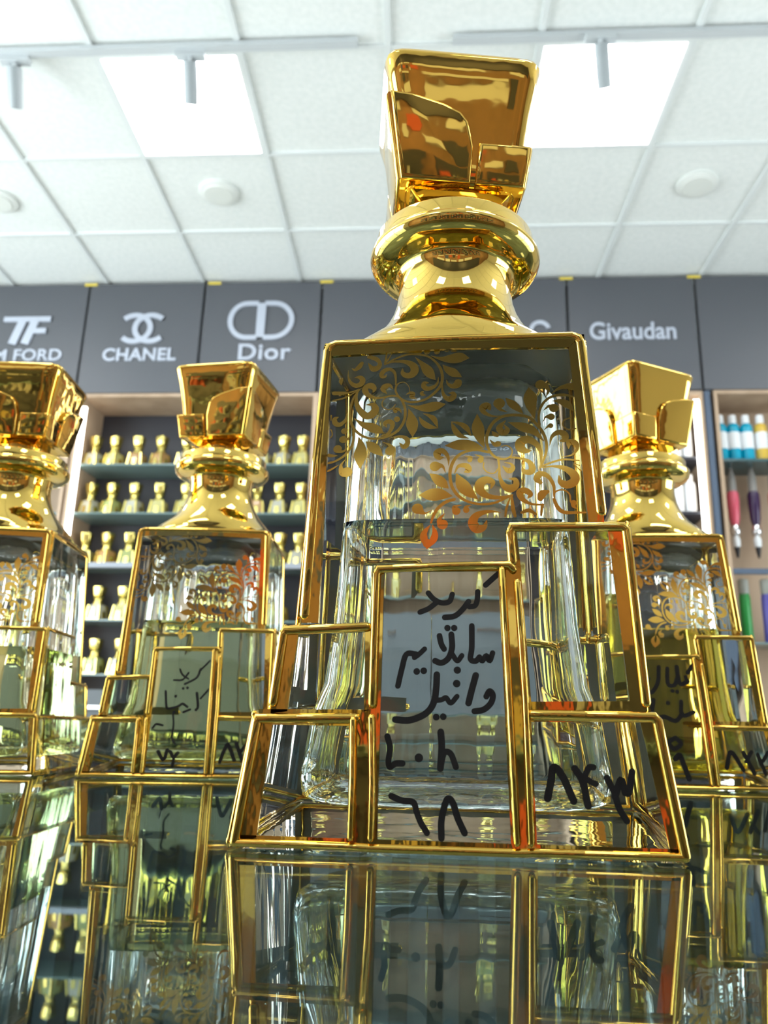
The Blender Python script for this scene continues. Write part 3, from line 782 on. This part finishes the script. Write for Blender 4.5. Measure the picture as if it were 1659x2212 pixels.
FLABEL = {1: 'dark grey fascia panel with slanted T F monogram over a line of capitals', 2: 'dark grey fascia panel with two interlocked C letters above a word in capitals',
          3: 'dark grey fascia panel with a rounded C and D monogram above a serif word', 4: 'plain looking dark grey fascia panel half hidden behind the gold neck, left of it',
          5: 'dark grey fascia panel right of the gold neck showing just a pale arc', 6: 'dark grey fascia panel with one pale mixed-case word, above the bottle at right',
          7: 'blank dark grey fascia panel at the right edge of the view', 0: 'dark grey fascia panel beyond the left edge', 8: 'dark grey fascia panel beyond the right edge'}
def arc(cx, cz, rx, rz, a0, a1, w, n=24):
    return [(cx+rx*cos(radians(a0+(a1-a0)*i/n)), cz+rz*sin(radians(a0+(a1-a0)*i/n)), w) for i in range(n+1)]
for k in range(1, 8):
    u0, u1 = SEAM[k]+.008, SEAM[k+1]-.008
    t = thing('fascia_panel', FLABEL[k], 'sign panel', tuple(WP((u0+u1)/2, 0, 1.94)))
    mi = Matrix.Translation(-t.location)
    bm = bmesh.new(); wbox(bm, u0, u1, -.012, .012, 1.94, 2.672); parts = [obj('board', bm, FASCIA, t)]
    if k == 1:
        parts.append(text_part('lettering', 'TOM FORD', .105, -2.50, 2.155, t, 1.10, .002, 1.02))
        parts.append(logo_ribbons('emblem', [([(-2.60, 2.432, .034), (-2.30, 2.432, .034)], False), ([(-2.475, 2.432, .05), (-2.525, 2.262, .05)], False), ([(-2.395, 2.432, .05), (-2.445, 2.262, .05)], False), ([(-2.42, 2.352, .034), (-2.32, 2.352, .034)], False)], t))
    if k == 2:
        parts.append(text_part('lettering', 'CHANEL', .112, -1.72, 2.150, t, 1.02, .0035, 1.04))
        parts.append(logo_ribbons('emblem', [(arc(-1.765, 2.362, .098, .088, 135, -135, .032), False), (arc(-1.665, 2.362, .098, .088, 45, 315, .032), False)], t))
    if k == 3:
        parts.append(text_part('lettering', 'Dior', .145, -.955, 2.150, t, 1.12, .003, 1.06))
        rect = []
        cx, cz = -.985, 2.408
        Lc = [(cx-.02, cz+.115)] + [(cx-.085+.105*cos(radians(a)), cz+.115*sin(radians(a))) for a in range(90, 271, 12)] + [(cx-.02, cz-.115)]
        Rc = [(cx+.02, cz+.115)] + [(cx+.075+.115*cos(radians(a)), cz+.115*sin(radians(a))) for a in range(90, -91, -12)] + [(cx+.02, cz-.115)]
        parts.append(logo_ribbons('emblem', [([(a, b, .030) for a, b in Lc], False), ([(a, b, .030) for a, b in Rc], False), ([(cx+.0, cz+.115, .052), (cx+.0, cz-.115, .052)], False)], t))
    if k == 5:
        parts.append(logo_ribbons('emblem', [(arc(.70, 2.315, .055, .06, 20, 340, .024), False)], t))
    if k == 6:
        parts.append(text_part('lettering', 'Givaudan', .155, 1.245, 2.262, t, .88, .003, 1.0))
    for p in parts: p.data.transform(mi)

def cabinet(name, label, u0, u1, z0, z1, back_m, side_m, led=None, top=True):
    t = thing(name, label, 'display cabinet', tuple(WP((u0+u1)/2, 0, z0)))
    P = []
    def part(nm, m, *a):
        bm = bmesh.new(); wbox(bm, *a); P.append(obj(nm, bm, m, t)); return P[-1]
    part('back_panel', back_m, u0, u1, .30, .32, z0, z1)
    part('side_panel', side_m, u0-.02, u0, .0, .32, z0, z1)
    part('side_panel', side_m, u1, u1+.02, .0, .32, z0, z1)
    part('top_board', side_m, u0-.02, u1+.02, .0, .32, z1, z1+.022)
    part('bottom_board', side_m, u0, u1, .0, .32, z0, z0+.02)
    if led == 'l': part('led_strip', LED, u0+.004, u0+.030, .005, .022, z0+.03, z1-.06)
    if led == 'r': part('led_strip', LED, u1-.034, u1-.006, .002, .02, z0+.03, z1-.03)
    return t, P
def finish(t, P):
    mi = Matrix.Translation(-t.location)
    for p in P: p.data.transform(mi)
SH = [1.505, 1.208, .905, .588, .288, -.02, -.33]
def shelf(t, P, u0, u1, z, m=SHELFG, th=.010, o0=.03):
    bm = bmesh.new(); wbox(bm, u0+.003, u1-.003, o0, .296, z-th, z); P.append(obj('glass_shelf', bm, m, t))
def lip(t, P, u0, u1, z):
    bm = bmesh.new(); wbox(bm, u0+.003, u1-.003, -.004, .03, z-.028, z); P.append(obj('shelf_rail', bm, CHROME_L, t))
CHROME_L = mat('pale_metal_rail', (.30, .33, .38), .35)

c1, P1 = cabinet('display_cabinet', 'dark-backed wall cabinet with glass shelves of little gold bottles under the two monogram panels', -2.045, -.64, -.95, 1.918, BACKD, WOOD, 'l')
for z in SH: shelf(c1, P1, -2.045, -.64, z)
lip(c1, P1, -2.045, -.64, .905); finish(c1, P1)
c2, P2 = cabinet('display_cabinet', 'dark wall cabinet seen only through the big front decanter', -.60, .78, -.95, 1.918, WOOD, WOOD)
for z in SH: shelf(c2, P2, -.60, .78, z)
finish(c2, P2)
c3, P3 = cabinet('display_cabinet', 'wall cabinet holding white bottles behind the gold stopper at right', .86, 1.605, -.95, 1.912, BACKD, WOOD, 'r')
SH3 = [1.545, 1.222, .90, .58, .28]
for z in SH3: shelf(c3, P3, .86, 1.605, z, BACKD, .016)
finish(c3, P3)
c4, P4 = cabinet('display_cabinet', 'beige wooden wall cabinet with cyan bottles at the right edge', 1.705, 3.0, -.95, 1.918, WOOD, WOOD)
shelf(c4, P4, 1.705, 3.0, 1.532, mat('dark_shelf_glass', (.04, .09, .10), .1), .016)
bm = bmesh.new(); wbox(bm, 1.708, 2.997, .0, .03, .865, .893); P4.append(obj('shelf_rail', bm, BLUEBAR, c4))
shelf(c4, P4, 1.705, 3.0, .50)
finish(c4, P4)
c0, P0 = cabinet('display_cabinet', 'wooden wall cabinet at the left edge behind the cropped decanter', -3.4, -2.10, -.95, 1.918, WOOD, WOOD)
for z in (1.505, 1.208, .905): shelf(c0, P0, -3.4, -2.10, z)
finish(c0, P0)
bm = bmesh.new(); wbox(bm, 1.630, 1.660, -.012, .25, -.95, 1.93)
tag(obj('cabinet_upright', bm, BLUEBAR), 'narrow dark blue upright between glowing strip and beige cabinet', 'upright')

# small gold stoppered bottles, one prototype then copies
def mini_meshes():
    b = bmesh.new(); loft(b, [superring(a, a, z, 6, 24) for a, z in ((.045, 0), (.046, .004), (.040, .050), (.036, .080), (.032, .090), (.020, .100))])
    mb = bpy.data.meshes.new('body'); b.to_mesh(mb); b.free(); mb.shade_smooth(); mb.set_sharp_from_angle(angle=.8)
    b = bmesh.new(); lathe(b, [(.034, .086), (.029, .100), (.024, .112), (.022, .124), (.029, .127), (.031, .132), (.028, .137), (.014, .138)], 24)
    mn = bpy.data.meshes.new('neck'); b.to_mesh(mn); b.free(); mn.shade_smooth(); mn.set_sharp_from_angle(angle=.9); mn.materials.append(MINI_GOLD)
    b = bmesh.new(); loft(b, [superring(a, a, z, 7, 24) for a, z in ((.014, .137), (.016, .141), (.024, .143), (.026, .147), (.032, .192), (.031, .196))])
    ms = bpy.data.meshes.new('stopper'); b.to_mesh(ms); b.free(); ms.shade_smooth(); ms.set_sharp_from_angle(angle=.7); ms.materials.append(MINI_GOLD)
    b = bmesh.new()
    for k in range(4):
        t = bmesh.new(); hexa(t, [(-.048, -.0485, .001), (.048, -.0485, .001), (.048, -.040, .001), (-.048, -.040, .001)], [(-.046, -.0465, .012), (.046, -.0465, .012), (.046, -.04, .012), (-.046, -.04, .012)])
        hexa(t, [(-.0485, -.0485, .001), (-.038, -.0485, .001), (-.038, -.04, .001), (-.0485, -.04, .001)], [(-.038, -.0385, .088), (-.030, -.0385, .088), (-.030, -.03, .088), (-.038, -.03, .088)])
        hexa(t, [(-.012, -.0490, .001), (.014, -.0490, .001), (.014, -.04, .001), (-.012, -.04, .001)], [(-.011, -.0442, .052), (.012, -.0442, .052), (.012, -.035, .052), (-.011, -.035, .052)])
        bmesh.ops.rotate(t, verts=t.verts, cent=(0, 0, 0), matrix=Matrix.Rotation(k*pi/2, 3, 'Z'))
        me = bpy.data.meshes.new('t'); t.to_mesh(me); t.free(); b.from_mesh(me); bpy.data.meshes.remove(me)
    mt = bpy.data.meshes.new('gold_trim'); b.to_mesh(mt); b.free(); mt.materials.append(MINI_GOLD)
    return mb, mn, ms, mt
MB, MN, MS, MT = mini_meshes()
MBV = []
for i, m in enumerate(MINI_B):
    c = MB.copy(); c.materials.append(m); MBV.append(c)
def mini(u, z, kind, label, group):
    t = thing('small_perfume_bottle', label, 'bottle', tuple(WP(u, .12, z+.0005)), random.uniform(-.5, .1), group)
    link_mesh('glass_body', MBV[kind], None, t); link_mesh('neck', MN, None, t); link_mesh('stopper', MS, None, t); link_mesh('gold_trim', MT, None, t)
ORD = ['first', 'second', 'third', 'fourth', 'fifth', 'sixth', 'seventh', 'eighth', 'ninth', 'tenth', 'eleventh']
ROWN = ['top', 'second', 'third', 'fourth', 'fifth']
ROWS = [(1.505, [-1.93, -1.855, -1.713, -1.571, -1.416, -1.26, -1.10, -.947, -.824, -.710], [1, 0, 2, 2, 1, 0, 1, 1, 1, 0]),
        (1.208, [-1.967, -1.838, -1.701, -1.551, -1.392, -1.25, -1.10, -.964, -.832, -.704], [1, 3, 1, 0, 0, 1, 0, 2, 1, 0]),
        (.905, [-1.962, -1.833, -1.698, -1.55, -1.40, -1.25, -1.10, -.94, -.81, -.70], [0, 2, 3, 0, 1, 0, 2, 1, 0, 1]),
        (.588, [-1.97, -1.843, -1.697, -1.55, -1.40, -1.25, -1.10, -.95, -.80], [3, 1, 0, 1, 0, 3, 0, 1, 0]),
        (.288, [-1.96, -1.826, -1.68, -1.54, -1.40, -1.25, -1.10, -.95, -.80], [1, 3, 1, 0, 0, 3, 1, 0, 0])]
for r, (z, us, ks) in enumerate(ROWS):
    if r == 0: us = [-1.978] + us[1:]
    for i, (u, k) in enumerate(zip(us, ks)):
        kd = ['pale yellow', 'clear', 'amber', 'olive'][k]
        mini(u, z, k, 'small %s perfume bottle, %s from the glowing strip, %s shelf' % (kd, ORD[i], ROWN[r]), 'small gold stoppered bottles on the %s shelf' % ROWN[r])
for z, nm in ((1.208, 'second'), (.905, 'third'), (.588, 'fourth'), (.288, 'fifth'), (-.02, 'sixth')):
    for i in range(0, 9, 2):
        mini(-.50 + .145*i, z, (i*3 + int(z*10)) % 4, 'small gold stoppered bottle on a shelf seen only through the big decanter', 'small bottles seen only through the big decanter')
for i in range(9):
    mini(-1.95+.15*i, -.02, i % 4, 'small gold stoppered bottle on the lowest shelf glimpsed between decanters', 'small bottles on the lowest shelf')

for n_, (u0, u1) in enumerate(((-2.02, -1.36), (-1.34, -.66), (-.58, .09), (.11, .76))):
    t = thing('drawer_unit', 'pale grey drawer front low on the wall, %s from the glowing strip' % ORD[n_], 'drawer', tuple(WP((u0+u1)/2, -.02, -.9)))
    bm = bmesh.new(); wbox(bm, u0, u1, -.06, -.022, -.94, .20); d_ = obj('front', bm, mat('drawer_grey', (.10, .115, .125), .4), t)
    bm = bmesh.new(); wbox(bm, (u0+u1)/2-.09, (u0+u1)/2+.09, -.085, -.0605, .10, .115); h_ = obj('handle', bm, CHROME, t)
    for q in (d_, h_): q.data.transform(Matrix.Translation(-t.location))
# white bottles and cyan bottles
def cyl_bottle(name, label, u, z, r, H, body_m, cap_m, label_m, group, top_m=None):
    t = thing(name, label, 'bottle', tuple(WP(u, .12, z+.0005)), 0, group)
    bm = bmesh.new(); lathe(bm, [(r*.96, 0), (r, .006), (r, H*.70), (r*.92, H*.78), (r*.5, H*.83)], 24); obj('body', bm, body_m, t, .9)
    bm = bmesh.new(); lathe(bm, [(r*.55, H*.82), (r*.62, H*.84), (r*.62, H*.97), (r*.55, H)], 20); obj('cap', bm, cap_m, t, .9)
    if label_m:
        bm = bmesh.new(); lathe(bm, [(r+.001, H*.28), (r+.0015, H*.285), (r+.0015, H*.62), (r+.001, H*.625)], 24); obj('paper_label', bm, label_m, t, .9)
    return t
for i, u in enumerate((1.745, 1.818, 1.893)):
    cyl_bottle('product_bottle', 'cyan bottle with white cap and white label, %s from the dark upright' % ORD[i], u, 1.532, .036, .295, CYAN, WHITE, WHITE, 'cyan bottles on the beige cabinet shelf')
cyl_bottle('product_bottle', 'yellow bottle with white cap and white label beside the cyan bottles', 1.975, 1.532, .036, .295, YELLOW, WHITE, WHITE, None)
for i, u in enumerate((1.42, 1.485, 1.548)):
    cyl_bottle('product_bottle', 'white bottle on the upper dark shelf, %s from the glowing strip' % ORD[2-i], u, 1.5455, .028, .27, WHITE, WHITE, None, 'white bottles on the upper dark shelf')
for i, u in enumerate((1.40, 1.475, 1.545)):
    cyl_bottle('product_bottle', 'white bottle on the lower dark shelf, %s from the glowing strip' % ORD[2-i], u, 1.2225, .032, .24, WHITE, WHITE, None, 'white bottles on the lower dark shelf')
def hanging(u, m, label):
    t = thing('dropper_vial', label, 'vial', tuple(WP(u, .16, 1.532-.017)))
    z = lambda v: v - 1.515
    def ring(nm, prof, m_):
        bm = bmesh.new(); lathe(bm, [(r, z(v)) for r, v in prof], 20); obj(nm, bm, m_, t, .9)
    ring('glass_tube', [(.026, 1.37), (.024, 1.46), (.012, 1.50), (.010, 1.514)], mat('vial_glass', (.45, .44, .42), .1, trans=.5))
    ring('coloured_body', [(.020, 1.175), (.028, 1.21), (.034, 1.30), (.034, 1.355), (.028, 1.372)], m)
    ring('collar', [(.012, 1.11), (.026, 1.12), (.028, 1.145), (.018, 1.175)], CHROME)
    ring('bulb', [(.014, 1.045), (.020, 1.055), (.021, 1.09), (.013, 1.112)], WHITE)
    ring('tip', [(.006, .985), (.014, 1.025), (.016, 1.046)], BLACK)
hanging(1.795, PINK, 'hanging dropper vial with pink body and black tip, below the cyan bottles')
hanging(1.912, PURPLE, 'hanging dropper vial with near-black purple body, below the cyan bottles')
hanging(2.03, mat('red_liquid', (.5, .08, .05), .3), 'hanging dropper vial with red body, at the right edge')
def jar(u, m, label):
    t = thing('tall_jar', label, 'jar', tuple(WP(u, .12, .5005)))
    bm = bmesh.new(); lathe(bm, [(.028, 0), (.030, .004), (.030, .25), (.026, .27)], 20); obj('body', bm, m, t, .9)
    bm = bmesh.new(); lathe(bm, [(.029, .2701), (.029, .35), (.02, .355)], 20); obj('clear_top', bm, mat('jar_top', (.40, .42, .38), .2, trans=.3), t, .9)
jar(1.795, GREEN, 'tall jar with green liquid below the dark blue rail')
jar(1.915, VIOLET, 'tall jar with violet liquid below the dark blue rail')
for i, (u, z) in enumerate(((-2.085, 2.677), (-1.30, 2.677), (-.60, 2.677), (.86, 2.677), (1.62, 2.677))):
    bm = bmesh.new(); wbox(bm, u-.035, u+.045, -.016, -.0125, z-.016, z+.002)
    tag(obj('tape_strip', bm, TAPE), 'scrap of yellow tape on the joint %s' % ['left of the interlocked C panel', 'between the two monogram panels', 'right of the C and D panel', 'right of the gold neck', 'at the right, above the blank panel joint'][i], 'tape')

# ------------------------------------------------------------------ counter
t = thing('display_counter', 'glass-topped display counter the decanters stand on', 'counter', (0, .2, -1.0))
def cpart(nm, m, a, b, seg=None):
    bm = bmesh.new(); box(bm, (a[0], a[1]-.2, a[2]+1), (b[0], b[1]-.2, b[2]+1)); return obj(nm, bm, m, t)
cpart('glass_top', CASE_GLASS, (-1.4, -.25, -.008), (1.3, .62, 0))
cpart('front_panel', BROWN, (-1.4, -.25, -1.0), (1.3, -.235, -.0085))
cpart('back_rail', CASE_EDGE, (-1.4, .60, -.028), (1.3, .618, -.0085))
cpart('case_floor', CASE_FLOOR, (-1.4, -.235, -.215), (1.3, .60, -.20))
bm = bmesh.new()
x = -1.4; i = 0
while x < 1.3:
    wd = random.uniform(.009, .013)
    box(bm, (x, .585-.2 + (0 if i % 2 else .006), -.20+1), (min(x+wd, 1.3), .60-.2, -.0285+1), i % 2); x += wd; i += 1
obj('fluted_back', bm, [CASE_RIB, CASE_RIB2], t)
cpart('lower_cabinet', BROWN, (-1.4, -.235, -1.0), (1.3, .60, -.2155))

# ------------------------------------------------------------------ the four decanters
z8 = (250, 1130, 3.88); z7 = (1280, 1120, 3.351)
make_decanter('perfume_decanter', 'large clear stepped decanter with gold edges and gold scrolls, standing alone in front',
              world_of(.0071434, .1734149, -.1128447), -.1128447, 74.5, LIQ_CLEAR, LIQ_CLEAR_TOP, .20,
              [(INK0A, 0, 800, 1220, 3.512, .25, 1.0), (INK0B, 0, 1120, 1540, 4.608, .25, 1.0)], 1.0, -.0012, 'clear perfume oil')
make_decanter('perfume_decanter', 'gold-edged decanter with olive oil and dark scrolls, just left of the large front one',
              world_of(-.1139704, .3973471, .0314128, 1.0118), .0314128, 76, LIQ_YEL, LIQ_YEL_TOP, -.2024+pi/2,
              [(INK1A, 1, *z8, .25, 1.0), (INK1B, 1, *z8, .25, 1.0)], 1.0118, 0, 'olive yellow perfume oil')
make_decanter('perfume_decanter', 'gold-edged decanter with amber oil half hidden at the right behind the front one',
              world_of(.1216129, .3799002, -.0982508, .98655), -.0982508, 76, LIQ_AMB, LIQ_YEL_TOP, -1.0244,
              [(INK2A, 2, *z7, .25, 1.0), (INK2B, 2, *z7, .25, 1.0)], .98655, .0008, 'amber yellow perfume oil')
make_decanter('perfume_decanter', 'gold-edged decanter cropped by the left edge, showing its right side',
              world_of(-.2300, .3960, .0758), .0758, 62, LIQ_YEL, LIQ_YEL_TOP, -.030, [], 1.0004, 0, 'olive yellow perfume oil')
